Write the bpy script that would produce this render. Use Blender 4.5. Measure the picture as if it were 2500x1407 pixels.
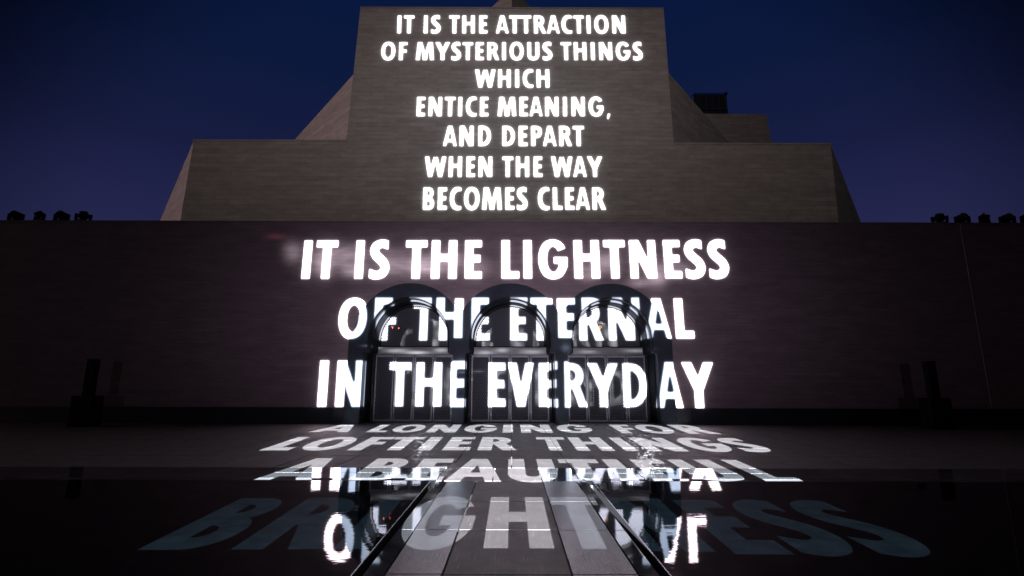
import bpy, bmesh, math, random
import numpy as np
from mathutils import Vector
random.seed(7); rng = np.random.RandomState(5)
S = bpy.context.scene; C = S.collection
for o in list(bpy.data.objects): bpy.data.objects.remove(o)

# ---------------------------------------------------------------- camera
F, PITCH, ROLL, EYE = 1220.0, math.radians(10.86), math.radians(0.15), Vector((0, 0, 1.6))
W0, H0 = 2500.0, 1407.0
cr, sr, cp, sp_ = math.cos(ROLL), math.sin(ROLL), math.cos(PITCH), math.sin(PITCH)
fwd = Vector((0, cp, sp_))
right = Vector((cr, 0, 0)) + Vector((0, -sp_, cp)) * sr
up = Vector((0, -sp_, cp)) * cr - Vector((1, 0, 0)) * sr
cd = bpy.data.cameras.new('camera'); cam = bpy.data.objects.new('camera', cd); C.objects.link(cam)
from mathutils import Matrix
M = Matrix((right, up, -fwd)).transposed().to_4x4(); M.translation = EYE
cam.matrix_world = M
cd.sensor_width = 36; cd.lens = 36 * F / W0; cd.clip_start = 0.05; cd.clip_end = 5000
S.camera = cam

def ray(px, py):
    return right * ((px - W0 / 2) / F) + up * ((H0 / 2 - py) / F) + fwd
def at(px, py, Y):
    d = ray(px, py); return EYE + d * (Y / d.y)
def gnd(px, py, z=0.0):
    d = ray(px, py); return EYE + d * ((z - EYE.z) / d.z)

# ---------------------------------------------------------------- dusk sky
w = bpy.data.worlds.new('World'); S.world = w; w.use_nodes = True
nt = w.node_tree; nt.nodes.clear()
N = nt.nodes.new; L = nt.links.new
out = N('ShaderNodeOutputWorld'); bg = N('ShaderNodeBackground'); L(bg.outputs[0], out.inputs[0])
tc = N('ShaderNodeTexCoord'); sx = N('ShaderNodeSeparateXYZ'); L(tc.outputs['Generated'], sx.inputs[0])
ramp = N('ShaderNodeValToRGB'); L(sx.outputs[2], ramp.inputs[0])
cr_ = ramp.color_ramp
stops = [(0.0, (.025, .025, .080)), (0.18, (.0208, .0215, .072)), (0.30, (.0150, .0170, .066)), (0.40, (.0084, .0120, .050)),
         (0.52, (.0044, .0102, .045)), (0.66, (.0025, .0085, .047)), (1.0, (.0016, .004, .024))]
cr_.elements[0].position = 0; cr_.elements[0].color = (*stops[0][1], 1)
cr_.elements[1].position = 1; cr_.elements[1].color = (*stops[-1][1], 1)
for p_, c_ in stops[1:-1]:
    e = cr_.elements.new(p_); e.color = (*c_, 1)
# brighter towards the museum (+Y), dimmer all round: lens corner darkening painted into the sky
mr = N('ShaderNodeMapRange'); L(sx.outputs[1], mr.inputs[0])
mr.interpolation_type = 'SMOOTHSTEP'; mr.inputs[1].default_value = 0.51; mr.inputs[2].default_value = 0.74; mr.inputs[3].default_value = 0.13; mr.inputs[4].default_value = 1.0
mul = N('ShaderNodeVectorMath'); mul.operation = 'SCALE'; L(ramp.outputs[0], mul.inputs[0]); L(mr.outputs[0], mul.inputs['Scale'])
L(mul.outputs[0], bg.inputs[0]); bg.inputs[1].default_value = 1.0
# ---------------------------------------------------------------- last low light in the west, warm and faint
sd = bpy.data.lights.new('afterglow', 'SUN'); sd.energy = 1.0; sd.angle = math.radians(25); sd.color = (1.0, .70, .70)
so = bpy.data.objects.new('afterglow', sd); C.objects.link(so)
so.rotation_euler = Vector((0.97, 0.0, -0.10)).to_track_quat('-Z', 'Y').to_euler()
S.view_settings.view_transform = 'Standard'; S.view_settings.look = 'None'
S.view_settings.exposure = 0; S.view_settings.gamma = 1; S.view_settings.use_curve_mapping = False
S.cycles.max_bounces = 6; S.cycles.diffuse_bounces = 2; S.cycles.glossy_bounces = 4; S.cycles.transparent_max_bounces = 8
S.cycles.use_adaptive_sampling = False
S.cycles.sample_clamp_indirect = 4; S.cycles.caustics_reflective = False; S.cycles.caustics_refractive = False

# ---------------------------------------------------------------- lettering (condensed bold sans, drawn here)
def box(x, y, a, b, c, d): return (x >= a) & (x <= c) & (y >= b) & (y <= d)
def ell(x, y, cx, cy, rx, ry, n=2.15): return np.abs((x - cx) / rx) ** n + np.abs((y - cy) / ry) ** n <= 1
def poly(x, y, *p):
    m = np.ones_like(x, bool)
    ar = sum(p[i][0] * p[(i + 1) % len(p)][1] - p[(i + 1) % len(p)][0] * p[i][1] for i in range(len(p)))
    s = 1 if ar > 0 else -1
    for i in range(len(p)):
        a, b = p[i], p[(i + 1) % len(p)]
        m &= s * ((b[0] - a[0]) * (y - a[1]) - (b[1] - a[1]) * (x - a[0])) >= 0
    return m
def path(x, y, pts, r):
    d = np.full(x.shape, 9.0)
    P = [np.array(p) for p in pts]; Q = []
    for i in range(1, len(P) - 2):      # Catmull-Rom
        for t in np.linspace(0, 1, 7)[:-1]:
            a, b, c, e = P[i - 1], P[i], P[i + 1], P[i + 2]
            Q.append(.5 * (2 * b + (c - a) * t + (2 * a - 5 * b + 4 * c - e) * t * t + (3 * b - a - 3 * c + e) * t ** 3))
    Q.append(P[-2])
    for a, b in zip(Q[:-1], Q[1:]):
        v = b - a; L2 = max(v @ v, 1e-9)
        t = np.clip(((x - a[0]) * v[0] + (y - a[1]) * v[1]) / L2, 0, 1)
        d = np.minimum(d, (x - a[0] - t * v[0]) ** 2 + (y - a[1] - t * v[1]) ** 2)
    return d <= r * r
G = {}
def g(ch, wd, lb, rb, f): G[ch] = (wd, lb, rb, f)
g('I', .226, .088, .088, lambda x, y: box(x, y, 0, 0, .226, 1))
g('T', .553, 0, 0, lambda x, y: box(x, y, 0, .8, .553, 1) | box(x, y, .165, 0, .39, 1))
g('H', .65, .088, .088, lambda x, y: box(x, y, 0, 0, .226, 1) | box(x, y, .424, 0, .65, 1) | box(x, y, 0, .44, .65, .645))
g('E', .44, .088, .035, lambda x, y: box(x, y, 0, 0, .226, 1) | box(x, y, 0, .8, .435, 1) | box(x, y, 0, .41, .405, .62) | box(x, y, 0, 0, .44, .205))
g('F', .44, .088, .02, lambda x, y: box(x, y, 0, 0, .226, 1) | box(x, y, 0, .8, .44, 1) | box(x, y, 0, .40, .415, .61))
g('L', .455, .088, .0, lambda x, y: box(x, y, 0, 0, .226, 1) | box(x, y, 0, 0, .455, .205))
g('O', .72, .055, .055, lambda x, y: ell(x, y, .36, .5, .36, .518) & ~ell(x, y, .36, .5, .142, .315))
def fG(x, y):
    m = ell(x, y, .37, .5, .37, .518) & ~ell(x, y, .375, .5, .142, .315)
    m &= ~((x > .375) & (y > .567) & (y < .69 + (x - .48) * .40))
    return m | box(x, y, .378, .373, .735, .567) | (box(x, y, .51, .3, .735, .5))
g('G', .74, .055, .05, fG)
g('C', .545, .055, .03, lambda x, y: ell(x, y, .37, .5, .37, .518) & ~ell(x, y, .44, .5, .215, .31, 2.3) & (x < .545) & ~box(x, y, .44, .25, .7, .75))
g('S', .52, .03, .03, lambda x, y: (path(x, y, [(.8, .72), (.60, .80), (.46, .865), (.31, .905), (.175, .85), (.125, .73), (.17, .61), (.275, .505), (.37, .40), (.405, .27), (.34, .145), (.20, .098), (.07, .13), (-.08, .2), (-.2, .3)], .116))
  & ~((y > .5) & (x > .475)) & ~((y < .5) & (x < .01)))
g('A', .67, -.01, -.01, lambda x, y: poly(x, y, (0, 0), (.67, 0), (.45, 1), (.22, 1)) & ~poly(x, y, (.272, .36), (.398, .36), (.335, .70)) & ~poly(x, y, (.185, 0), (.485, 0), (.445, .19), (.225, .19)))
g('B', .53, .088, .04, lambda x, y: ((box(x, y, 0, 0, .27, 1) | ell(x, y, .25, .745, .245, .255) | ell(x, y, .265, .285, .265, .285) | box(x, y, 0, .45, .40, .55))
  & ~((x > .21) & ell(x, y, .20, .735, .105, .095)) & ~((x > .21) & ell(x, y, .21, .285, .11, .105))))
g('D', .61, .088, .05, lambda x, y: (box(x, y, 0, 0, .22, 1) | ((x > .2) & ell(x, y, .2, .5, .41, .5))) & ~((x > .215) & ell(x, y, .20, .5, .195, .305)))
g('P', .53, .088, .01, lambda x, y: (box(x, y, 0, 0, .226, 1) | box(x, y, 0, .38, .25, 1) | ((x > .2) & ell(x, y, .23, .69, .30, .31))) & ~((x > .215) & ell(x, y, .2, .70, .125, .12)))
g('R', .63, .088, .0, lambda x, y: ((box(x, y, 0, 0, .226, 1) | box(x, y, 0, .40, .25, 1) | ((x > .2) & ell(x, y, .23, .70, .31, .30))) & ~((x > .215) & ell(x, y, .2, .71, .125, .115))) | poly(x, y, (.226, .46), (.44, .50), (.635, 0), (.40, 0)))
g('M', .93, .02, .02, lambda x, y: poly(x, y, (0, 0), (.93, 0), (.85, 1), (.08, 1)) & ~poly(x, y, (.33, 1.01), (.60, 1.01), (.465, .50)) & ~poly(x, y, (.235, -.01), (.345, -.01), (.275, .60)) & ~poly(x, y, (.695, -.01), (.585, -.01), (.655, .60)))
g('N', .67, .088, .088, lambda x, y: box(x, y, 0, 0, .215, 1) | box(x, y, .455, 0, .67, 1) | poly(x, y, (0, 1), (.25, 1), (.67, 0), (.42, 0)))
g('U', .62, .085, .085, lambda x, y: (box(x, y, 0, .33, .62, 1) | ((y < .34) & ell(x, y, .31, .33, .31, .345))) & ~(box(x, y, .222, .30, .398, 1) | ell(x, y, .31, .31, .088, .115)))
g('V', .66, -.01, -.01, lambda x, y: poly(x, y, (0, 1), (.24, 1), (.44, 0), (.22, 0)) | poly(x, y, (.66, 1), (.42, 1), (.22, 0), (.44, 0)))
g('W', 1.05, -.01, -.01, lambda x, y: poly(x, y, (0, 1), (.24, 1), (.40, 0), (.185, 0)) | poly(x, y, (.185, 0), (.40, 0), (.60, .93), (.42, 1)) | poly(x, y, (1.05, 1), (.81, 1), (.65, 0), (.865, 0)) | poly(x, y, (.865, 0), (.65, 0), (.45, .93), (.63, 1)))
g('Y', .78, -.02, -.02, lambda x, y: box(x, y, .277, 0, .503, .45) | poly(x, y, (0, 1), (.255, 1), (.503, .44), (.277, .38)) | poly(x, y, (.78, 1), (.525, 1), (.277, .44), (.503, .38)))
g(',', .22, .06, .0, lambda x, y: poly(x, y, (0, -.14), (.11, -.14), (.22, .17), (.05, .17)))
SPACE = .34
def layout(txt):
    x, res = 0.0, []
    for i, ch in enumerate(txt):
        if ch == ' ': x += SPACE; continue
        wd, lb, rb, f = G[ch]
        if i: x += lb
        res.append((ch, x)); x += wd
        last = x; x += rb
    return res, last
def homog(src, dst):
    A, b = [], []
    for (x, y), (u, v) in zip(src, dst):
        A.append([x, y, 1, 0, 0, 0, -u * x, -u * y]); b.append(u)
        A.append([0, 0, 0, x, y, 1, -v * x, -v * y]); b.append(v)
    h = np.linalg.solve(np.array(A), np.array(b)); return np.append(h, 1).reshape(3, 3)

# the projectors stand together on a platform far behind the camera
PX = Vector((0.0, -43.0, 2.65))
def uvp(p): d = p - PX; return (d.x / d.y, d.z / d.y)

def make_slide(name, ur, vr, wid, hei, lines, px2w, bgf, halo, hr, erode=0, gain=None, soft=0):
    """slide of a projector: lettering lines (text, quad of photo points TL TR BR BL), a faint black level with painted light patches, and a glow painted round the letters"""
    tex = np.zeros((hei, wid), np.float32)
    du, dv = (ur[1] - ur[0]) / wid, (vr[1] - vr[0]) / hei
    for li, (txt, quad) in enumerate(lines):
        wt = gain[li] if gain else 1.0
        gl, Wd = layout(txt)
        q = [uvp(p if isinstance(p, Vector) else px2w(*p)) for p in quad]
        Hm = homog([(0, 1), (Wd, 1), (Wd, 0), (0, 0)], q); Hi = np.linalg.inv(Hm)
        for ch, x0 in gl:
            wd, lb, rb, f = G[ch]
            cs = np.array([[x0 - .03, -.2, 1], [x0 + wd + .03, -.2, 1], [x0 - .03, 1.05, 1], [x0 + wd + .03, 1.05, 1]]) @ Hm.T
            cu, cv = cs[:, 0] / cs[:, 2], cs[:, 1] / cs[:, 2]
            i0, i1 = int((cu.min() - ur[0]) / du) - 1, int((cu.max() - ur[0]) / du) + 2
            j0, j1 = int((cv.min() - vr[0]) / dv) - 1, int((cv.max() - vr[0]) / dv) + 2
            i0, j0, i1, j1 = max(i0, 0), max(j0, 0), min(i1, wid), min(j1, hei)
            if i1 <= i0 or j1 <= j0: continue
            acc = np.zeros((j1 - j0, i1 - i0), np.float32)
            for a in (.17, .5, .83):
                for b in (.17, .5, .83):
                    U, V = np.meshgrid(ur[0] + (np.arange(i0, i1) + a) * du, vr[0] + (np.arange(j0, j1) + b) * dv)
                    k = Hi[2, 0] * U + Hi[2, 1] * V + Hi[2, 2]
                    acc += f((Hi[0, 0] * U + Hi[0, 1] * V + Hi[0, 2]) / k - x0, (Hi[1, 0] * U + Hi[1, 1] * V + Hi[1, 2]) / k)
            tex[j0:j1, i0:i1] = np.maximum(tex[j0:j1, i0:i1], acc / 9 * wt)
    e_ = erode
    if e_:
        t0 = tex.copy()
        for a, b in ((e_, 0), (-e_, 0), (0, e_), (0, -e_)): tex = np.minimum(tex, np.roll(t0, (a, b), (0, 1)))
    if soft:
        fx, fy = np.fft.fftfreq(wid), np.fft.rfftfreq(hei)
        tex = np.fft.irfft2(np.fft.rfft2(tex.T) * np.exp(-2 * math.pi ** 2 * ((fx[:, None] * soft) ** 2 + (fy[None, :] * soft) ** 2)), s=(wid, hei)).T.astype(np.float32).clip(0)
    # photo coordinates of every texel on the plane it lands on
    c = [((ur[i]), (vr[j])) for i, j in ((0, 0), (1, 0), (1, 1), (0, 1))]
    pts = [px2w_inv(uv, px2w) for uv in c]
    Hp = homog(c, pts)
    U, V = np.meshgrid(ur[0] + (np.arange(wid) + .5) * du, vr[0] + (np.arange(hei) + .5) * dv)
    k = Hp[2, 0] * U + Hp[2, 1] * V + 1
    X, Y = (Hp[0, 0] * U + Hp[0, 1] * V + Hp[0, 2]) / k, (Hp[1, 0] * U + Hp[1, 1] * V + Hp[1, 2]) / k
    img = np.zeros((hei, wid, 4), np.float32)
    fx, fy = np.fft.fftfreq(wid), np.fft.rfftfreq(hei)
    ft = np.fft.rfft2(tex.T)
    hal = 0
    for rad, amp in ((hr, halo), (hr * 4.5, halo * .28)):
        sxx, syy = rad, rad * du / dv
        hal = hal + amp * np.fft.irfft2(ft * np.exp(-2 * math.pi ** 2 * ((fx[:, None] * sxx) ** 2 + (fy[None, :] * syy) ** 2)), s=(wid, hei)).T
    b3 = bgf(X, Y)
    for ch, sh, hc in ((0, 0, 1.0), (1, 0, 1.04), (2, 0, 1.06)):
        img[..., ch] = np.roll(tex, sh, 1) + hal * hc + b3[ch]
    img[..., 3] = 1
    im = bpy.data.images.new(name, wid, hei, float_buffer=True)
    im.colorspace_settings.name = 'Non-Color'
    im.pixels.foreach_set(img.ravel()); im.update(); im.pack()
    return im
def proj(p):
    d = p - EYE; z = d.dot(fwd); return (W0 / 2 + F * d.dot(right) / z, H0 / 2 - F * d.dot(up) / z)
def px2w_inv(uv, f):
    d = Vector((uv[0], 1, uv[1]))
    if f is wallpt: p = PX + d * (WY - PX.y)
    elif f is towerpt: p = PX + d * (TY - PX.y)
    else: p = PX + d * (-PX.z / d.z)
    return proj(p)
TY = 40.0
WK = 1.0545; WY = 20 * WK; WZ0 = 1.6 - 1.6 * WK      # the wall's own metre, its distance and the drop of its foot below the slabs
def wallpt(x, y): return at(x, y, WY)
def towerpt(x, y): return at(x, y, TY)
def groundpt(x, y): return gnd(x, y)
def projector(name, slides, energy):
    ld = bpy.data.lights.new(name, 'SPOT'); ld.energy = energy; ld.spot_size = math.radians(75); ld.spot_blend = 0; ld.shadow_soft_size = 0
    lo = bpy.data.objects.new(name, ld); C.objects.link(lo); lo.location = PX; lo.rotation_euler = (math.pi / 2, 0, 0)
    ld.use_nodes = True; t = ld.node_tree; em = t.nodes['Emission']
    tcn = t.nodes.new('ShaderNodeTexCoord'); s = t.nodes.new('ShaderNodeSeparateXYZ'); t.links.new(tcn.outputs['Normal'], s.inputs[0])
    def m(op, a, b=0.0):
        n = t.nodes.new('ShaderNodeMath'); n.operation = op
        for k, v in enumerate((a, b)):
            if isinstance(v, (int, float)): n.inputs[k].default_value = v
            else: t.links.new(v, n.inputs[k])
        return n.outputs[0]
    az = m('ABSOLUTE', s.outputs[2]); q = [m('DIVIDE', s.outputs[k], az) for k in (0, 1)]; tot = None
    for im, ur, vr, gain in slides:
        cb = t.nodes.new('ShaderNodeCombineXYZ')
        for k, r in ((0, ur), (1, vr)): t.links.new(m('DIVIDE', m('SUBTRACT', q[k], r[0]), r[1] - r[0]), cb.inputs[k])
        ti = t.nodes.new('ShaderNodeTexImage'); ti.image = im; ti.extension = 'CLIP'; ti.interpolation = 'Linear'; t.links.new(cb.outputs[0], ti.inputs[0])
        sc = t.nodes.new('ShaderNodeVectorMath'); sc.operation = 'SCALE'; sc.inputs['Scale'].default_value = gain; t.links.new(ti.outputs[0], sc.inputs[0])
        if tot is None: tot = sc.outputs[0]
        else:
            ad = t.nodes.new('ShaderNodeVectorMath'); ad.operation = 'ADD'; t.links.new(tot, ad.inputs[0]); t.links.new(sc.outputs[0], ad.inputs[1]); tot = ad.outputs[0]
    t.links.new(tot, em.inputs[0]); em.inputs[1].default_value = 1

def gs(X, Y, cx, cy, rx, ry): return np.exp(-(((X - cx) / rx) ** 2 + ((Y - cy) / ry) ** 2)).astype(np.float32)
def fine(X, Y, a, b, ph):
    return .5 + .5 * np.sin(X * a + 3 * np.sin(Y * b + ph)) * np.sin(Y * b * 1.7 + 2 * np.sin(X * a * .6 + ph * 2))
wall_lines = [
 ("IT IS THE LIGHTNESS", [(742.9, 586.4), (1773.5, 585.5), (1783.5, 681.0), (734.1, 682.1)]),
 ("OF THE ETERNAL", [(829.5, 728), (1689.5, 727.7), (1697.3, 828), (822.0, 828.6)]),
 ("IN THE EVERYDAY", [(781, 879.2), (1742, 884), (1750, 998.0), (772.8, 994.4)])]
tower_lines = [
 ("IT IS THE ATTRACTION", [(970, 37.2), (1526.4, 37.2), (1528.7, 83.0), (968.6, 82.6)]),
 ("OF MYSTERIOUS THINGS", [(931, 102.5), (1568.5, 102.5), (1571, 148), (929, 148)]),
 ("WHICH", [(1158.5, 168.9), (1341.6, 168.9), (1342.6, 215.2), (1157.7, 215)]),
 ("ENTICE MEANING,", [(1017.5, 236), (1490.5, 236), (1492, 285), (1015.7, 285)]),
 ("AND DEPART", [(1081.3, 306.4), (1426.5, 306.8), (1427.9, 358), (1080, 358)]),
 ("WHEN THE WAY", [(1036.4, 381.5), (1471.8, 381.5), (1473.5, 433.4), (1034.5, 433.4)]),
 ("BECOMES CLEAR", [(1032.8, 457), (1479, 457), (1480.9, 513.6), (1031.2, 513.6)])]
def gline(txt, bl, br, tl_y, tr_y, z=0.0):
    def G_(x, y):           # point on the surface at height z, carried along the projector's ray down to z = 0
        p = gnd(x, y, z); return PX + (p - PX) * (PX.z / (PX.z - p.z))
    b0, b1 = G_(*bl), G_(*br)
    t0, t1 = G_(bl[0], tl_y), G_(br[0], tr_y)
    k0, k1 = (t0.y - PX.y) / (b0.y - PX.y), (t1.y - PX.y) / (b1.y - PX.y)
    return (txt, [Vector((b0.x * k0, t0.y, 0)), Vector((b1.x * k1, t1.y, 0)), b1, b0])
ground_lines = [gline("A", (752, 1055), (849.6, 1055.5), 1036.9, 1037), gline("LONGING", (891.7, 1055.5), (1455.8, 1057), 1037, 1037.3), gline("FOR", (1519, 1058), (1764, 1060), 1037.4, 1037.8),
 gline("LOFTIER", (631.8, 1099.8), (1261.6, 1099.5), 1067.1, 1067.4), gline("THINGS", (1318.7, 1100), (1903, 1104), 1067.6, 1070.5),
 gline("A BEAUTIFUL", (607, 1175.5), (1974, 1179), 1118.6, 1123.5),
 gline("BR", (333.6, 1343), (782, 1341), 1215.6, 1214.5, -.014), gline("I", (812, 1341), (884, 1340), 1214.5, 1214, -.014), gline("GHT", (944, 1339), (1526, 1340), 1213.5, 1214.5),
 gline("N", (1558, 1345), (1748, 1348), 1216.5, 1217.5, -.014), gline("ESS", (1796, 1353), (2330, 1359), 1220.5, 1224, -.014)]
GG = (.95, .95, .95, .90, .90, .70, .34, .32, .30, .33, .32)
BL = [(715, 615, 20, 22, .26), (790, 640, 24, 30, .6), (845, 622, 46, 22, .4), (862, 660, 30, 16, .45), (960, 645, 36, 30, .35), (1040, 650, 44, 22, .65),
      (1100, 632, 28, 22, .35), (1165, 655, 30, 22, .25), (1480, 640, 26, 22, .42), (1440, 668, 22, 18, .3), (1605, 672, 22, 26, .5), (1560, 690, 26, 12, .3), (1655, 660, 28, 20, .25)]  # light thrown up by the water, painted into the wall slide as soft patches
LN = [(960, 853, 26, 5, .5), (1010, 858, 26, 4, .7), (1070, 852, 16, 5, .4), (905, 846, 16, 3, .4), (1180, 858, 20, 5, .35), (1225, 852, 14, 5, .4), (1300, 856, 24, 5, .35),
      (1380, 850, 10, 10, .35), (1440, 856, 24, 4, .3), (1560, 853, 26, 4, .4), (1128, 886, 8, 8, .45), (1130, 910, 12, 3, .5), (1138, 925, 14, 3, .4), (1165, 905, 14, 3, .4)]  # streaks of reflected light painted into the slide around the lintels
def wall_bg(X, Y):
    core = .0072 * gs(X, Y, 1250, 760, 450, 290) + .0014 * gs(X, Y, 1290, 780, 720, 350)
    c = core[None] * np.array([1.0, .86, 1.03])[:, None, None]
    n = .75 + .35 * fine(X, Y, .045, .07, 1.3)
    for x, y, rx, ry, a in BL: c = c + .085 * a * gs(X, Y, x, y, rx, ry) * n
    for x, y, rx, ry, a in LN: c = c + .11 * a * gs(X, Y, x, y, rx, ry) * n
    red = .0045 * gs(X, Y, 675, 578, 26, 7)  # one more patch of light painted in, reddish
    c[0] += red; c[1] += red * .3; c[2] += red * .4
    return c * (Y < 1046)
def tower_bg(X, Y):
    core = .0060 * gs(X, Y, 1250, 260, 380, 260) + .0125 * gs(X, Y, 1160, 200, 760, 400) + .0022
    k = gs(X, Y, 1250, 320, 300, 300)
    return np.stack([core * (1.0 + .0 * k), core * (.88 + .10 * k), core * (.80 + .20 * k)])
def ground_bg(X, Y):
    core = .008 * gs(X, Y, 1250, 1130, 520, 150) + .008 * gs(X, Y, 1250, 1330, 260, 160)
    c = core[None] * np.array([1.0, .93, 1.02])[:, None, None]
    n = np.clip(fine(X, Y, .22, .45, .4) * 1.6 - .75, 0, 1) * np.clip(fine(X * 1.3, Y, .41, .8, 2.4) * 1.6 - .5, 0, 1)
    for x, y, rx, ry, a in ((1545, 1075, 26, 14, .5), (1580, 1105, 26, 22, .9), (1588, 1150, 26, 16, 1.8), (1025, 1080, 26, 20, .35), (1030, 1110, 18, 22, .45), (1090, 1150, 30, 20, .2)):  # glints of water-reflected light painted into the ground slide
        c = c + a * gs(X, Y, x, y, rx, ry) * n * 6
    return c
WU, WV = (-.42, .42), (-.0416, .125)
TU, TV = (-.45, .45), (.10, .46)
GU, GV = (-.17, .17), (-.0585, -.04156)
projector('text_projector', [
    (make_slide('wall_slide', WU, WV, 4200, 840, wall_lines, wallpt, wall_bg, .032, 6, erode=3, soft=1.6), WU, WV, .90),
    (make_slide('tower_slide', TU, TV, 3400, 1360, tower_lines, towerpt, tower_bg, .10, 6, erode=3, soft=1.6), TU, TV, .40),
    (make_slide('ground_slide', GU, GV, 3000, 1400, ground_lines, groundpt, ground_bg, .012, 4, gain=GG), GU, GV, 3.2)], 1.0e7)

# ---------------------------------------------------------------- materials
def mat(name, base, rough=.6, metal=0.0, ior=1.45):
    m = bpy.data.materials.new(name); m.use_nodes = True
    b = m.node_tree.nodes['Principled BSDF']
    b.inputs['Base Color'].default_value = (*base, 1); b.inputs['Roughness'].default_value = rough
    b.inputs['Metallic'].default_value = metal; b.inputs['IOR'].default_value = ior
    return m, m.node_tree, b
def noise(t, scale, detail=4, sc=None, obj=True, rough=.55):
    tcn = t.nodes.new('ShaderNodeTexCoord'); mp = t.nodes.new('ShaderNodeMapping')
    t.links.new(tcn.outputs['Object'], mp.inputs[0])
    if sc: mp.inputs['Scale'].default_value = sc
    n = t.nodes.new('ShaderNodeTexNoise'); n.inputs['Scale'].default_value = scale; n.inputs['Detail'].default_value = detail; n.inputs['Roughness'].default_value = rough
    t.links.new(mp.outputs[0], n.inputs['Vector']); return n
def ramp2(t, src, c0, c1, p0=.3, p1=.7):
    r = t.nodes.new('ShaderNodeValToRGB'); t.links.new(src, r.inputs[0])
    r.color_ramp.elements[0].position = p0; r.color_ramp.elements[0].color = (*c0, 1)
    r.color_ramp.elements[1].position = p1; r.color_ramp.elements[1].color = (*c1, 1); return r
def bump(t, b, src, strength, dist):
    n = t.nodes.new('ShaderNodeBump'); n.inputs['Strength'].default_value = strength; n.inputs['Distance'].default_value = dist
    t.links.new(src, n.inputs['Height']); t.links.new(n.outputs[0], b.inputs['Normal']); return n
def mixc(t, a, b, fac, mode='MULTIPLY'):
    n = t.nodes.new('ShaderNodeMix'); n.data_type = 'RGBA'; n.blend_type = mode
    if isinstance(fac, (int, float)): n.inputs[0].default_value = fac
    else: t.links.new(fac, n.inputs[0])
    t.links.new(a, n.inputs[6]); t.links.new(b, n.inputs[7]); return n.outputs[2]
def stone(name, base, course, width, seed=0, contrast=.25):
    m, t, b = mat(name, base, .85)
    tcn = t.nodes.new('ShaderNodeTexCoord'); sx = t.nodes.new('ShaderNodeSeparateXYZ'); t.links.new(tcn.outputs['Object'], sx.inputs[0])
    ad = t.nodes.new('ShaderNodeMath'); ad.operation = 'ADD'; t.links.new(sx.outputs[0], ad.inputs[0]); t.links.new(sx.outputs[1], ad.inputs[1])
    cb = t.nodes.new('ShaderNodeCombineXYZ'); t.links.new(ad.outputs[0], cb.inputs[0]); t.links.new(sx.outputs[2], cb.inputs[1])
    br = t.nodes.new('ShaderNodeTexBrick'); t.links.new(cb.outputs[0], br.inputs[0])
    c0 = tuple(v * (1 - contrast) for v in base); c1 = tuple(min(1, v * (1 + contrast * .6)) for v in base)
    br.inputs['Color1'].default_value = (*c0, 1); br.inputs['Color2'].default_value = (*c1, 1)
    br.inputs['Mortar'].default_value = (*[v * .74 for v in base], 1)
    br.inputs['Scale'].default_value = 1; br.inputs['Mortar Size'].default_value = .012 * course / .3; br.inputs['Mortar Smooth'].default_value = .3
    br.inputs['Brick Width'].default_value = width; br.inputs['Row Height'].default_value = course; br.inputs['Bias'].default_value = .1
    n1 = noise(t, .8, 6, (1, 1, 3.5)); n2 = noise(t, 7, 5, (.35, .35, 3.2))
    r1 = ramp2(t, n1.outputs[0], (.78, .77, .78), (1.08, 1.06, 1.06)); r2 = ramp2(t, n2.outputs[0], (.86, .85, .85), (1.07, 1.07, 1.07), .35, .65)
    c = mixc(t, br.outputs[0], r1.outputs[0], 1.0); c = mixc(t, c, r2.outputs[0], .8); t.links.new(c, b.inputs['Base Color'])
    bump(t, b, br.outputs['Fac'], .25, -.005)
    return m
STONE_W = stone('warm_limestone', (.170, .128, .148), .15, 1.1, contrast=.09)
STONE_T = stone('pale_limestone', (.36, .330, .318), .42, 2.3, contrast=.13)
def granite(name, base, rough, lo=.6, scratch=0, bmp=.0, spec=.5):
    m, t, b = mat(name, base, rough); b.inputs['Specular IOR Level'].default_value = spec
    n = noise(t, 90, 4); r = ramp2(t, n.outputs[0], tuple(v * lo for v in base), tuple(v * 1.35 for v in base))
    n2 = noise(t, 2.2, 5); r2 = ramp2(t, n2.outputs[0], (.75, .75, .75), (1.12, 1.12, 1.12)); c = mixc(t, r.outputs[0], r2.outputs[0], 1.0)
    if scratch:
        fac = None
        for rot in (.55, -.7, 1.9):
            tcn = t.nodes.new('ShaderNodeTexCoord'); mp = t.nodes.new('ShaderNodeMapping'); t.links.new(tcn.outputs['Object'], mp.inputs[0])
            mp.inputs['Rotation'].default_value = (0, 0, rot); mp.inputs['Scale'].default_value = (70, 2.2, 1)
            nn = t.nodes.new('ShaderNodeTexNoise'); nn.inputs['Scale'].default_value = 1.3; nn.inputs['Detail'].default_value = 2; t.links.new(mp.outputs[0], nn.inputs['Vector'])
            rr = ramp2(t, nn.outputs[0], (0, 0, 0), (1, 1, 1), .64, .74)
            fac = rr.outputs[0] if fac is None else mixc(t, fac, rr.outputs[0], 1.0, 'ADD')
        rgb = t.nodes.new('ShaderNodeRGB'); rgb.outputs[0].default_value = (*[v * 2.6 for v in base], 1)
        sc = t.nodes.new('ShaderNodeMath'); sc.operation = 'MULTIPLY'; sc.inputs[1].default_value = scratch; t.links.new(fac, sc.inputs[0])
        c = mixc(t, c, rgb.outputs[0], sc.outputs[0], 'MIX')
    t.links.new(c, b.inputs['Base Color'])
    rn = noise(t, 3.0, 4); rr = t.nodes.new('ShaderNodeMapRange'); t.links.new(rn.outputs[0], rr.inputs[0])
    rr.inputs[3].default_value = rough * .7; rr.inputs[4].default_value = rough * 1.3; t.links.new(rr.outputs[0], b.inputs['Roughness'])
    if bmp: bump(t, b, n.outputs[0], bmp, .002)
    return m
PORTAL = granite('dark_honed_granite', (.024, .030, .042), .6, spec=.08)
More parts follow.
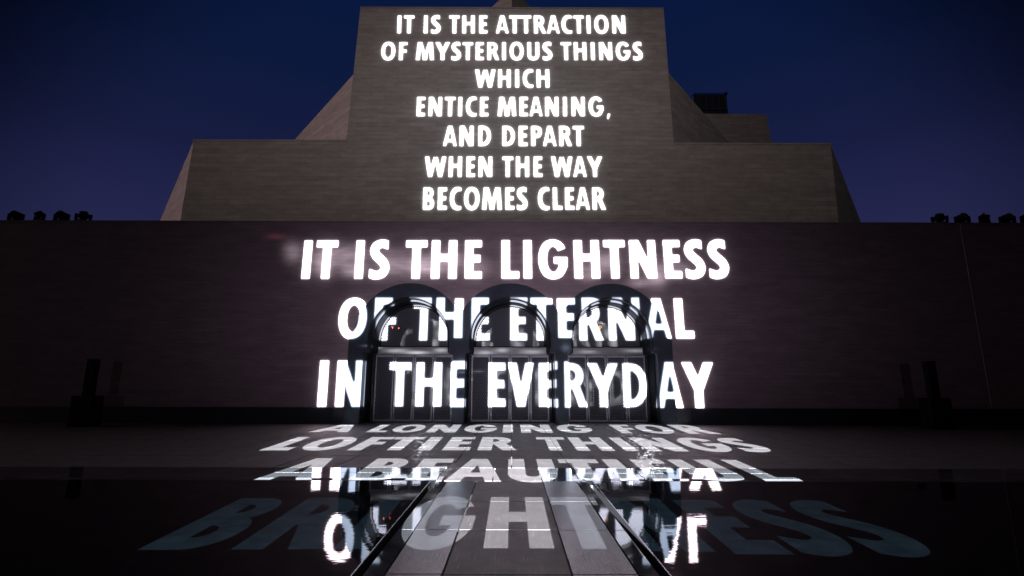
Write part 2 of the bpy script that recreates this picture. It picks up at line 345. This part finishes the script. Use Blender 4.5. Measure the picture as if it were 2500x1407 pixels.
REVEAL, _, _b = mat('reveal_shade_tint', (.012, .013, .017), .8); _b.inputs['Specular IOR Level'].default_value = 0.02  # recess shade put into the colour: a darker, matt reveal
PLINTH = granite('black_granite_base', (.014, .015, .020), .55, spec=.12)
FLAMED = granite('flamed_granite', (.044, .040, .045), .62, scratch=.8, bmp=.3, spec=.35)
DECK = granite('plaza_granite', (.031, .030, .034), .66, scratch=.16, bmp=.15, spec=.25)
POLISH = granite('wet_polished_granite', (.040, .044, .050), .035, scratch=.2, spec=.4)
HONED = granite('honed_granite', (.033, .036, .041), .24, scratch=.25, spec=.10)
BLACKM, _, _b = mat('black_painted_metal', (.0025, .0025, .003), .7); _b.inputs['Specular IOR Level'].default_value = .06
RIM, _, _ = mat('worn_steel', (.10, .10, .12), .25, .6)
METAL, _t, _b = mat('grey_bronze_metal', (.06, .06, .075), .5, .2)
_n = noise(_t, 3, 5); _r = ramp2(_t, _n.outputs[0], (.055, .056, .072), (.10, .10, .125)); _t.links.new(_r.outputs[0], _b.inputs['Base Color'])
LINTEL, _, _ = mat('bronze_lintel', (.05, .05, .062), .5)
DARKM, _, _b = mat('dark_bronze', (.0022, .0025, .0035), .6, 0); _b.inputs['Specular IOR Level'].default_value = .12
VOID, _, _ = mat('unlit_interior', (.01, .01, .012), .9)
UNDER, _, _ = mat('joint_bed', (.012, .012, .013), .95)
SEAL, _, _ = mat('pale_joint_sealant', (.30, .27, .28), .8)
PANEL, _, _ = mat('louvre_screen', (.018, .022, .024), .6)
# perforated sheet
def perforated():
    m, t, b = mat('perforated_bronze_sheet', (.050, .052, .066), .6, 0)
    b.inputs['Specular IOR Level'].default_value = .12
    m.surface_render_method = 'DITHERED' if hasattr(m, 'surface_render_method') else None
    tcn = t.nodes.new('ShaderNodeTexCoord'); sx = t.nodes.new('ShaderNodeSeparateXYZ'); t.links.new(tcn.outputs['Object'], sx.inputs[0])
    def mm(op, a, bb=0.0):
        n = t.nodes.new('ShaderNodeMath'); n.operation = op
        for k, v in enumerate((a, bb)):
            if isinstance(v, (int, float)): n.inputs[k].default_value = v
            else: t.links.new(v, n.inputs[k])
        return n.outputs[0]
    P = .085
    def lat(off):
        u = mm('SUBTRACT', mm('FRACT', mm('ADD', mm('DIVIDE', sx.outputs[0], P), off + 100)), .5)
        v = mm('MULTIPLY', mm('SUBTRACT', mm('FRACT', mm('ADD', mm('DIVIDE', sx.outputs[2], P * 1.732), off + 100)), .5), 1.732)
        return mm('SQRT', mm('ADD', mm('MULTIPLY', u, u), mm('MULTIPLY', v, v)))
    d = mm('MINIMUM', lat(0), lat(.5)); hole = mm('LESS_THAN', d, .32)
    tr = t.nodes.new('ShaderNodeBsdfTransparent'); mx = t.nodes.new('ShaderNodeMixShader')
    t.links.new(hole, mx.inputs[0]); t.links.new(b.outputs[0], mx.inputs[1]); t.links.new(tr.outputs[0], mx.inputs[2])
    t.links.new(mx.outputs[0], t.nodes['Material Output'].inputs[0]); return m
PERF = perforated()
def water():
    m, t, b = mat('pool_water', (.0014, .0027, .0040), .012, 0, 1.31)
    nb = noise(t, 3.5, 6); rb = ramp2(t, nb.outputs[0], (.0009, .0018, .0027), (.0018, .0034, .0050)); t.links.new(rb.outputs[0], b.inputs['Base Color'])
    n1 = noise(t, 1.6, 3, (1.0, 2.4, 1)); n2 = noise(t, 14, 3, (1.0, 1.6, 1))
    ad = t.nodes.new('ShaderNodeMath'); ad.operation = 'MULTIPLY_ADD'; ad.inputs[1].default_value = .07
    t.links.new(n2.outputs[0], ad.inputs[0]); t.links.new(n1.outputs[0], ad.inputs[2])
    bump(t, b, ad.outputs[0], .05, .018); return m
WATER = water()
def glow(name, c, e):
    m, t, b = mat(name, c, .5); b.inputs['Emission Color'].default_value = (*c, 1); b.inputs['Emission Strength'].default_value = e; return m
REDG, AMBG = glow('red_lamp_glass', (1, .18, .10), 3.0), glow('amber_lamp_glass', (1, .5, .18), 2.0)
LENS, _, _ = mat('lamp_lens', (.02, .02, .03), .08)

# ---------------------------------------------------------------- helpers
def link(name, me, m, parent=None, loc=None):
    o = bpy.data.objects.new(name, me); C.objects.link(o)
    if m and not me.materials: me.materials.append(m)
    if parent: o.parent = parent
    if loc: o.location = loc
    return o
def bm_box(bm, x0, x1, y0, y1, z0, z1):
    vs = [bm.verts.new((x, y, z)) for z in (z0, z1) for y in (y0, y1) for x in (x0, x1)]
    for f in ((0, 2, 3, 1), (4, 5, 7, 6), (0, 1, 5, 4), (2, 6, 7, 3), (0, 4, 6, 2), (1, 3, 7, 5)): bm.faces.new([vs[i] for i in f])
    return vs
def done(bm, name, m, parent=None, loc=None, bevel=0, smooth=False):
    if bevel: bmesh.ops.bevel(bm, geom=list(bm.edges), offset=bevel, segments=1, affect='EDGES')
    bmesh.ops.recalc_face_normals(bm, faces=bm.faces)
    me = bpy.data.meshes.new(name); bm.to_mesh(me); bm.free()
    if smooth:
        for p in me.polygons: p.use_smooth = True
    return link(name, me, m, parent, loc)
def boxo(name, x0, x1, y0, y1, z0, z1, m, parent=None, loc=None, bevel=0):
    bm = bmesh.new(); bm_box(bm, x0, x1, y0, y1, z0, z1); return done(bm, name, m, parent, loc, bevel)
def hull(name, pts, m, parent=None):
    bm = bmesh.new()
    for p in pts: bm.verts.new(p)
    r = bmesh.ops.convex_hull(bm, input=bm.verts)
    bmesh.ops.delete(bm, geom=[v for v in bm.verts if not v.link_faces], context='VERTS')
    return done(bm, name, m, parent)
def plate(name, outline, holes, y0, y1, m, parent=None):
    """flat sheet in the XZ plane with holes, thick from y0 to y1"""
    cu = bpy.data.curves.new(name, 'CURVE'); cu.dimensions = '2D'; cu.fill_mode = 'BOTH'; cu.extrude = abs(y1 - y0) / 2
    for pts in [outline] + holes:
        s = cu.splines.new('POLY'); s.points.add(len(pts) - 1)
        for i, (x, z) in enumerate(pts): s.points[i].co = (x, z, 0, 1)
        s.use_cyclic_u = True
    tmp = bpy.data.objects.new('tmp', cu); C.objects.link(tmp)
    dg = bpy.context.evaluated_depsgraph_get(); me = bpy.data.meshes.new_from_object(tmp.evaluated_get(dg))
    me.transform(Matrix.Translation((0, (y0 + y1) / 2, 0)) @ Matrix.Rotation(math.pi / 2, 4, 'X'))
    bpy.data.objects.remove(tmp); bpy.data.curves.remove(cu); me.name = name; me.materials.clear()
    return link(name, me, m, parent)
def tube(bm, pts, r, n=8, close=False):
    rings = []
    P = [Vector(p) for p in pts]
    for i, p in enumerate(P):
        a = P[i - 1] if (i or close) else p; b = P[(i + 1) % len(P)] if (i < len(P) - 1 or close) else p
        d = (b - a).normalized(); s = d.orthogonal() if abs(d.y) > .99 else d.cross(Vector((0, 1, 0))).normalized(); t = d.cross(s)
        rings.append([bm.verts.new(p + (s * math.cos(k * 2 * math.pi / n) + t * math.sin(k * 2 * math.pi / n)) * r) for k in range(n)])
    for i in range(len(rings) - (0 if close else 1)):
        A, B = rings[i], rings[(i + 1) % len(rings)]
        for k in range(n): bm.faces.new((A[k], A[(k + 1) % n], B[(k + 1) % n], B[k]))
    if not close: bm.faces.new(rings[0][::-1]); bm.faces.new(rings[-1])
def tag(o, label, cat, group=None, kind=None):
    if label: o['label'] = label
    if cat: o['category'] = cat
    if group: o['group'] = group
    if kind: o['kind'] = kind
    return o
def thing(name, loc, label, cat, group=None):
    o = bpy.data.objects.new(name, None); C.objects.link(o); o.location = loc; o.empty_display_size = .3
    return tag(o, label, cat, group)
def struct(o): o['kind'] = 'structure'; return o

# ---------------------------------------------------------------- ground, plaza, path, pools
YN, YS = 8.93, 9.06          # pool edge, band of wet slabs
ground = struct(boxo('ground', -600, 600, -400, 900, -1.2, -.5, UNDER))
plaza = struct(boxo('plaza', -60, 60, YS + .02, 21.9, -.5, -.028, UNDER))
path_ = struct(boxo('path', -1.27, 1.27, -12, YS + .02, -.5, -.028, UNDER))
meshes = {}
def slab(parent, x0, x1, y0, y1, m, gap=.020, jit=.0008):
    key = (round(x1 - x0, 3), round(y1 - y0, 3), m.name)
    if key not in meshes:
        bm = bmesh.new(); a, b = (x1 - x0) / 2 - gap / 2, (y1 - y0) / 2 - gap / 2
        bm_box(bm, -a, a, -b, b, -.03, 0); bmesh.ops.recalc_face_normals(bm, faces=bm.faces)
        me = bpy.data.meshes.new('paving_slab'); bm.to_mesh(me); bm.free(); me.materials.append(m); meshes[key] = me
    return link('paving_slab', meshes[key], None, parent, ((x0 + x1) / 2, (y0 + y1) / 2, random.uniform(-jit, jit)))
rows = [10.16, 11.77, 13.3, 14.9, 16.5, 18.2, 19.9, 21.6]
for a, b in zip(rows[:-1], rows[1:]):
    for k in range(-18, 18):
        slab(plaza, k * 1.15, (k + 1) * 1.15, a, b, DECK)
for a, b in ((YS, 9.60), (9.60, 10.16)):
    for k in range(-10, 10):
        x0, x1 = k * 1.15, (k + 1) * 1.15
        if k == 0: x0 = .52
        if k == -1: continue
        if k == -2: x1 = -1.27
        slab(plaza, x0, x1, a, b, POLISH, jit=.0004)
slab(plaza, -1.27, -.32, 8.83, 10.16, FLAMED); slab(plaza, -.32, .52, 8.83, 10.16, FLAMED)
slab(plaza, .52, 1.27, 8.83, YS, POLISH)
ys = [8.83, 7.35, 5.98, 4.66, 3.32, 1.98, .64, -.7, -2.0]
for a, b in zip(ys[1:], ys[:-1]):
    slab(path_, -.587, .52, a, b, FLAMED)
    slab(path_, -1.08, -.587, a, b, HONED, jit=.0004); slab(path_, .52, 1.09, a, b, HONED, jit=.0004)
    slab(path_, -1.27, -1.08, a, b, POLISH, jit=.0004); slab(path_, 1.09, 1.27, a, b, POLISH, jit=.0004)
WZ = -.014
for s, nm in ((-1, 'left'), (1, 'right')):
    x0, x1 = sorted((s * 1.37, s * 30))
    bm = bmesh.new(); vs = [bm.verts.new(p) for p in ((x0, -12, WZ), (x1, -12, WZ), (x1, YN + .005, WZ), (x0, YN + .005, WZ))]; bm.faces.new(vs)
    wt = struct(done(bm, 'pool_water', WATER))
    r = boxo('pool_rim', -.006, .006, -12, YN - .02, -.3, -.006, RIM, None, (s * 1.366, 0, 0), bevel=.003)
    r.name = 'steel_kerb'; tag(r, 'thin steel weir edge with black slot between the central path and the %s pool' % nm, 'weir edge', 'weir edges beside the path')
    # lip of stone facing the water along the far edge
    bm = bmesh.new()
    for e0, e1 in ((s * 1.27, s * 30),):
        a, b = sorted((e0, e1))
        hullp = [(x, y, z) for x in (a, b) for y, z in ((YS + .005, -.0005), (YN + .01, -.011), (YN, -.018), (YN, -.4), (YS + .005, -.4))]
        for q in hullp: bm.verts.new(q)
    bmesh.ops.convex_hull(bm, input=bm.verts); lp = done(bm, 'pool_edge', POLISH)
    tag(lp, 'pale lit stone lip along the far edge of the %s pool' % nm, 'pool edge', 'far edges of the pools')

# ---------------------------------------------------------------- entrance wall with granite portal
ew = thing('entrance_wall', (0, 20, 0), 'long purplish grey stone entrance wall with three arches below white lettering', 'wall'); ew.location = (0, WY, WZ0); ew.scale = (WK,) * 3
def rel(o): o.location.y -= 20; return o      # children are drawn in world metres
CX = (-4.07, -.07, 3.95); ZS = 3.39; RO = 2.18; RI = 1.58; HW = 1.76; ZL = 2.80; ZT = 8.20
def arc(cx, r, a0, a1, n=28, zs=ZS, ky=1.0):
    return [(cx + r * math.cos(a0 + (a1 - a0) * i / n), zs + ky * r * math.sin(a0 + (a1 - a0) * i / n)) for i in range(n + 1)]
def portal_outline(g_=0.0, z0=0.0, sh=6.36):
    """three overlapping arches over shoulders, grown by g_"""
    R = RO + g_; pts = [(-sh - g_ - .06, z0), (-sh - g_ - .06, 3.32 + g_)]
    half = (CX[1] - CX[0]) / 2
    for i, cx in enumerate(CX):
        l = math.acos(min(1, (CX[i] - CX[i - 1]) / 2 / R)) if i else 0
        r = math.acos(min(1, (CX[i + 1] - CX[i]) / 2 / R)) if i < 2 else 0
        a = arc(cx, R, math.pi - l, r)
        if i: a = a[1:]
        pts += a
    pts += [(sh + g_ - .06, 3.32 + g_), (sh + g_ - .06, z0)]
    return pts
# stone field: one sheet with the portal cut out of its foot (the granite covers the edge)
po = portal_outline(-.08)
outl = [(-46, 0), (-46, ZT)] + [(46, ZT), (46, 0)] + po[::-1]
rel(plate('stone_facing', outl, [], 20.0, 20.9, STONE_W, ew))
rel(boxo('coping', -46, 46, 19.985, 21.2, ZT, ZT + .07, STONE_W, ew))
# granite foot course in blocks
foot = struct(boxo('temporary', 0, .1, 0, .1, 0, .1, PLINTH)); bpy.data.objects.remove(foot)
pb = {}
x = -46.0
while x < 46:
    w_ = 2.3; x1 = x + w_
    lo, hi = x, x1
    if hi > -6.45 and lo < -6.45: hi = -6.45
    if lo < 6.33 and hi > 6.33: lo = 6.33
    if not (lo > -6.5 and hi < 6.33 + .01 and lo < 6.32):
        k = round(hi - lo, 3)
        if k > .05:
            if k not in pb:
                bm = bmesh.new(); bm_box(bm, -k / 2 + .004, k / 2 - .004, 0, .24, 0, .70); bmesh.ops.recalc_face_normals(bm, faces=bm.faces)
                me = bpy.data.meshes.new('plinth_block'); bm.to_mesh(me); bm.free(); me.materials.append(PLINTH); pb[k] = me
            link('plinth_block', pb[k], None, ew, ((lo + hi) / 2, -.24, -.01))
    x = x1
rel(boxo('wall_core', -46, -6.3, 20.9, 21.3, 0, ZT, STONE_W, ew)); rel(boxo('wall_core', 6.2, 46, 20.9, 21.3, 0, ZT, STONE_W, ew))
# pale joint on the right
for xj in (18.72,):
    rel(boxo('joint_strip', xj - .012, xj + .012, 19.995, 20.01, .7, ZT, SEAL, ew))
def opening(cx, r, hw, ears=True, z0=0.0):
    return [(cx - hw, z0), (cx - hw, ZL), (cx - r - .04, ZL), (cx - r, ZL + .12)] + arc(cx, r, math.pi, 0)[0:] + [(cx + r, ZL + .12), (cx + r + .04, ZL), (cx + hw, ZL), (cx + hw, z0)]
YF = 19.70
# front granite: openings cut the foot, so the outline walks round them
def with_doors(outer, r, hw):
    pts = list(outer)                                  # left foot ... right foot
    for cx in CX[::-1]: pts += opening(cx, r, hw)[::-1]
    return pts
sur = rel(plate('granite_surround', with_doors(portal_outline(), RI, HW), [], YF, 20.14, PORTAL, ew))
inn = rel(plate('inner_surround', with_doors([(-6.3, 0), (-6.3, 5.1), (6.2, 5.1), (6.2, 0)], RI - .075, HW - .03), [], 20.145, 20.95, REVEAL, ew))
# base course of each pier and joint rebates
piers = [(-6.42, CX[0] - HW), (CX[0] + HW, CX[1] - HW), (CX[1] + HW, CX[2] - HW), (CX[2] + HW, 6.30)]
for a, b in piers:
    rel(boxo('pier_base', a + .004, b - .004, YF - .018, YF - .001, .0, .66, PORTAL, ew, bevel=.004))
    rel(boxo('joint_strip', a + .004, b - .004, YF - .003, YF + .01, 2.765, 2.78, UNDER, ew))
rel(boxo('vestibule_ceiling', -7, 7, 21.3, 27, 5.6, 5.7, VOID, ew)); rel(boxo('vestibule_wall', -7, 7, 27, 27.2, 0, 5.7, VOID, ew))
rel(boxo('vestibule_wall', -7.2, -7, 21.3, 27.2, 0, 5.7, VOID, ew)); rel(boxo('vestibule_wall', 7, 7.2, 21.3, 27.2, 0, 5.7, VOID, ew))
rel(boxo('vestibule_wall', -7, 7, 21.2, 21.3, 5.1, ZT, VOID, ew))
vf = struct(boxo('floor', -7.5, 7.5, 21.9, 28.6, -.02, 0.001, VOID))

# ---------------------------------------------------------------- arched doorways
YD = 21.10
names = ('left', 'middle', 'right')
def doorway(cx, nm):
    d = thing('arched_doorway', (cx * WK, YD * WK, WZ0), '%s arched doorway with perforated metal doors under a round-headed screen' % nm, 'doorway', 'arched museum doorways'); d.scale = (WK,) * 3
    # screen in the arch
    pts = [(-RI + .02, 3.13)] + [(px_, pz) for px_, pz in arc(0, RI - .0, math.pi, 0)] + [(RI - .02, 3.13)]
    plate('arch_screen', [(a * .985, b) for a, b in pts], [], 0, .012, PERF, d)
    bm = bmesh.new(); tube(bm, [(a, -.06, b) for a, b in [(-RI + .10, 3.13)] + arc(0, RI - .10, math.pi, 0, 40) + [(RI - .10, 3.13)]], .062, 10); done(bm, 'arch_moulding', DARKM, d, smooth=True)
    bm = bmesh.new(); tube(bm, [(a, -.93, b) for a, b in [(-RI + .06, 2.82)] + arc(0, RI - .06, math.pi, 0, 40) + [(RI - .06, 2.82)]], .028, 8); done(bm, 'arch_edge_line', DARKM, d, smooth=True)  # added dark tube drawing the shaded edge of the reveal
    bm = bmesh.new(); tube(bm, [(a, -1.42, b) for a, b in [(-RI - .0, 2.95)] + arc(0, RI - .0, math.pi, 0, 40) + [(RI - .0, 2.95)]], .024, 8); done(bm, 'arch_edge_line', DARKM, d, smooth=True)  # added dark tube standing in for the dark gap at the front edge
    # lintel
    boxo('lintel', -HW + .04, HW - .04, -.10, .10, 2.79, 3.10, LINTEL, d, bevel=.006)
    boxo('lintel_cap', -HW + .06, HW - .06, -.13, .12, 3.102, 3.14, DARKM, d, bevel=.005)
    boxo('threshold', -HW + .03, HW - .03, -.16, .12, .004, .06, DARKM, d)
    for s in (-1, 1): boxo('jamb', -.04, .04, -.08, .08, .062, 2.785, DARKM, d, (s * (HW - .085), 0, 0), bevel=.004)
    lw = (2 * HW - .26) / 4
    for k in range(4):
        lf = boxo('door_leaf', -lw / 2 + .008, lw / 2 - .008, -.02, -.019, .075, .09, METAL, d, (-HW + .13 + lw * (k + .5), 0, 0))
        # leaf frame drawn as one ring
        me = lf.data; bm = bmesh.new()
        a = lw / 2 - (.024 if k in (0, 3) else .013); e = .052
        bm_box(bm, -a, a, -.035, .02, .075, .155); bm_box(bm, -a, a, -.035, .02, 2.69, 2.775)
        bm_box(bm, -a, -a + e, -.034, .02, .156, 2.689); bm_box(bm, a - e, a, -.034, .02, .156, 2.689)
        bmesh.ops.recalc_face_normals(bm, faces=bm.faces); bm.to_mesh(me); bm.free()
        boxo('perforated_panel', -a + e - .004, a - e + .004, -.012, -.006, .15, 2.695, PERF, lf)
        if k in (1, 2):
            hx = (a - .028) * (1 if k == 1 else -1)
            bm = bmesh.new(); tube(bm, [(hx, -.037, .98), (hx, -.085, 1.0), (hx, -.085, 1.24), (hx, -.037, 1.26)], .013, 6); done(bm, 'handle', DARKM, lf)
    return d
for cx, nm in zip(CX, names): doorway(cx, nm)
# lamps burning inside, seen through the screens
def lamp(px, py, Y, m, label, r=.05):
    p = at(px, py, Y); t = thing('ceiling_lamp', (p.x, p.y, p.z), label, 'lamp', 'lamps inside the entrance hall')
    bm = bmesh.new(); bmesh.ops.create_uvsphere(bm, u_segments=12, v_segments=8, radius=r); done(bm, 'bulb', m, t, smooth=True)
    bm = bmesh.new(); bmesh.ops.create_cone(bm, cap_ends=True, segments=12, radius1=r * 1.1, radius2=r * .5, depth=.08, matrix=Matrix.Translation((0, 0, r + .03))); done(bm, 'cap', BLACKM, t)
    bm = bmesh.new(); tube(bm, [(0, 0, r + .07), (0, 0, 5.6 - p.z)], .008, 6); done(bm, 'cord', BLACKM, t)
lamp(958, 799, 23.8, REDG, 'small red lamp seen through the left arch screen, further from the doorway centre')
lamp(973, 801, 23.8, REDG, 'small red lamp seen through the left arch screen, nearer to the doorway centre')
lamp(1465, 799, 23.8, AMBG, 'amber lamp seen through the right arch screen', .09)

# ---------------------------------------------------------------- museum building behind
mb = thing('museum_building', (0, 40, 0), 'stepped pale stone museum tower rising behind the entrance wall with white lettering', 'museum')
def relb(o): o.location.y -= 40; return o
A = lambda x, y, Y=TY: at(x, y, Y)
def front(name, pts, back):
    """front polygon (photo points on the plane TY) made into a solid reaching back"""
    P = [A(*p) for p in pts]; bm = bmesh.new()
    f = [bm.verts.new(p) for p in P]; b = [bm.verts.new((p.x, p.y + back, p.z)) for p in P]
    bm.faces.new(f); bm.faces.new(b[::-1])
    for i in range(len(P)): j = (i + 1) % len(P); bm.faces.new((f[i], b[i], b[j], f[j]))
    return relb(done(bm, name, STONE_T, mb))
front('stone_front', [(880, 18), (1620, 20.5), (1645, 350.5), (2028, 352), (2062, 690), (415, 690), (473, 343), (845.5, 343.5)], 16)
relb(hull('top_moulding', [A(879.5, 16.4), A(1620.5, 19.0), A(1621, 22.0, TY - .06), A(879.5, 19.5, TY - .06), A(879.5, 16.4, TY + 1), A(1620.5, 19.0, TY + 1), A(879.5, 19.5, TY + 1)], STONE_T, mb))
for a, b in (((472.5, 341.6), (846, 342.2)), ((1645, 349.2), (2028.5, 350.6))):
    q = [A(*a), A(*b)]
    relb(hull('shoulder_moulding', [p + Vector((0, dy, dz)) for p in q for dy, dz in ((-.08, 0), (-.08, -.14), (.8, 0), (.8, -.14))], STONE_T, mb))
def ext(a, b, k): return a + (b - a) * k
def chamfer(name, top, fe, sil, d, zlow, back=10):
    a = A(*top); f = A(*fe); c = A(*sil, TY + d)
    k = (a.z - zlow) / (a.z - c.z); c2 = ext(a, c, min(k, 1.25)); c3 = Vector((c2.x, c2.y, zlow))
    k2 = (a.z - zlow) / (a.z - f.z); f2 = ext(a, f, k2)
    # drop the outer edge straight down under the slope
    pts = [a + Vector((0, .01, 0)), f2 + Vector((0, .01, 0)), c2, c3, Vector((a.x, c2.y + back, a.z - 2)), Vector((f2.x, c2.y + back, zlow))]
    return relb(hull(name, pts, STONE_T, mb))
chamfer('left_upper_chamfer', (867, 177), (845.5, 343.5), (718, 343), 7.9, 20, 0.5)
chamfer('right_upper_chamfer', (1632.5, 178), (1645, 350), (1780, 348), 8.4, 20, 0.5)
chamfer('left_lower_chamfer', (473, 343), (440, 543), (390, 541), 5.5, 8)
chamfer('right_lower_chamfer', (2028, 352), (2047.5, 545), (2093, 520), 4.8, 8)
ap = A(1249.5, -29, 50); fr = A(1249.5, 18.5, 46); l_ = A(1199.6, 18.7, 50); r_ = A(1299, 19.6, 50)
relb(hull('roof_pyramid', [ap, ext(ap, fr, 1.5), ext(ap, l_, 1.5), ext(ap, r_, 1.5), ap + Vector((0, 12, -20))], STONE_T, mb))
q0, q1, q2, q3 = A(1690, 277.5, 60), A(1871, 279.5, 60), A(1884, 352, 60), A(1690, 352, 60)
relb(hull('rear_block', [q0, q1, q2, q3] + [p + Vector((0, 12, 0)) for p in (q0, q1, q2, q3)] + [q2 + Vector((.6, 0, -8)), q3 + Vector((0, 0, -8))], STONE_T, mb))
# dark plant screen with rails standing on the rear block
tz = q0.z
x0, x1 = A(1697, 278, 61).x, A(1776, 278, 61).x; zt = A(1730, 228, 61).z
ps = thing('plant_screen', ((x0 + x1) / 2, 61, tz), 'dark panelled plant screen with curved top rail on the rear roof block', 'roof screen')
hw_ = (x1 - x0) / 2; hh = zt - tz
for k in range(5):
    a = -hw_ + k * 2 * hw_ / 5; boxo('screen_panel', a + .05, a + 2 * hw_ / 5 - .05, 0, .12, .1, hh - .25, PANEL, ps)
bm = bmesh.new()
for k in range(6):
    a = -hw_ + k * 2 * hw_ / 5; tube(bm, [(a, -.05, 0), (a, -.05, hh - .2)], .05, 6)
tube(bm, [(-hw_ - .1, -.05, hh * .28), (hw_ + .05, -.05, hh * .28)], .05, 6); tube(bm, [(-hw_ - .1, -.05, hh - .22), (hw_ + .05, -.05, hh - .22)], .05, 6)
done(bm, 'screen_frame', BLACKM, ps)
bm = bmesh.new()
tube(bm, [(-hw_ - .5, 0, 0), (-hw_ - .55, 0, hh * .6), (-hw_ - .35, 0, hh * .86), (-hw_ + .2, 0, hh), (hw_ - .1, 0, hh)], .05, 6)
bmesh.ops.create_uvsphere(bm, u_segments=10, v_segments=6, radius=.22, matrix=Matrix.Translation((hw_ + .02, 0, hh - .08)))
done(bm, 'top_rail', BLACKM, ps)

# ---------------------------------------------------------------- moving head lights on the wall
def cyl(bm, r1, r2, d, mtx, n=20): bmesh.ops.create_cone(bm, cap_ends=True, segments=n, radius1=r1, radius2=r2, depth=d, matrix=mtx)
def moving_head(px, tilt, pan, label):
    p = at(px, 541, 20.32 * WK); ztop = WZ0 + WK * (ZT + .07)
    t = thing('moving_head_light', (p.x, 20.32 * WK, ztop), label, 'stage light', 'moving head lights along the wall top')
    boxo('base', -.25, .25, -.17, .17, 0, .075, BLACKM, t, bevel=.02).rotation_euler.z = pan * .3
    yk = thing('yoke', (0, 0, 0), None, None); bpy.data.objects.remove(yk)
    bm = bmesh.new(); cyl(bm, .12, .12, .05, Matrix.Translation((0, 0, .10)))
    bm_box(bm, -.29, .29, -.075, .075, .105, .135)
    for k in (-1, 1):
        vs = [(k * .29, -.08, .12), (k * .22, -.08, .12), (k * .24, -.06, .40), (k * .31, -.055, .40), (k * .29, .08, .12), (k * .22, .08, .12), (k * .24, .06, .40), (k * .31, .055, .40)]
        v = [bm.verts.new(q) for q in vs]
        for f in ((0, 1, 2, 3), (7, 6, 5, 4), (0, 4, 5, 1), (1, 5, 6, 2), (2, 6, 7, 3), (3, 7, 4, 0)): bm.faces.new([v[i] for i in f])
    yo = done(bm, 'yoke', BLACKM, t); yo.rotation_euler.z = pan
    bm = bmesh.new(); bmesh.ops.create_uvsphere(bm, u_segments=20, v_segments=12, radius=1, matrix=Matrix.Translation((0, 0, -.02)) @ Matrix.Diagonal((.235, .18, .165, 1)))
    cyl(bm, .165, .150, .15, Matrix.Translation((0, 0, .09))); cyl(bm, .155, .155, .02, Matrix.Translation((0, 0, .165)))
    hd = done(bm, 'lamp_head', BLACKM, t, (0, 0, .335)); hd.rotation_euler = (tilt, 0, pan)
    bm = bmesh.new(); cyl(bm, .14, .14, .01, Matrix.Translation((0, 0, .177))); done(bm, 'lens', LENS, hd)
LM = [(37, 1.35, .15, 'stage light on the wall top at left, outermost of the four'), (95, .75, -.35, 'stage light on the left wall top, tallest of the four with a raised corner'),
      (149, 1.2, .1, 'stage light on the left wall top, third from the outer end'), (202, .5, .4, 'stage light with round head, innermost of the four on the left wall top'),
      (2295, .5, -.4, 'stage light with round head, innermost of those on the right wall top'), (2350, 1.2, -.1, 'stage light on the right wall top, second from the building'),
      (2404, .75, .35, 'stage light on the right wall top, widest with a raised corner'), (2460, 1.35, -.15, 'stage light on the right wall top, second from the photo edge'),
      (2506, .8, .3, 'stage light on the right wall top, cut by the photo edge')]
for a in LM: moving_head(*a)
# ---------------------------------------------------------------- dark lighting posts at both sides
def post(pa, pb_, Y, label):
    p0 = at((pa + pb_) / 2, 970, Y); t = thing('light_post', (p0.x, Y, 0), label, 'light post', 'black light posts in front of the wall')
    boxo('base_box', -.40, .40, -.3, .3, 0, 1.12, BLACKM, t, bevel=.03)
    boxo('post', -.165, .165, -.12, .12, 1.121, 2.46, BLACKM, t, bevel=.01)
    boxo('post_cap', -.172, .172, -.127, .127, 2.461, 2.49, BLACKM, t)
post(203, 227, 19.3, 'tall black light post on a box base at the left end of the wall')
post(2268, 2292, 19.3, 'tall black light post on a box base at the right end of the wall')
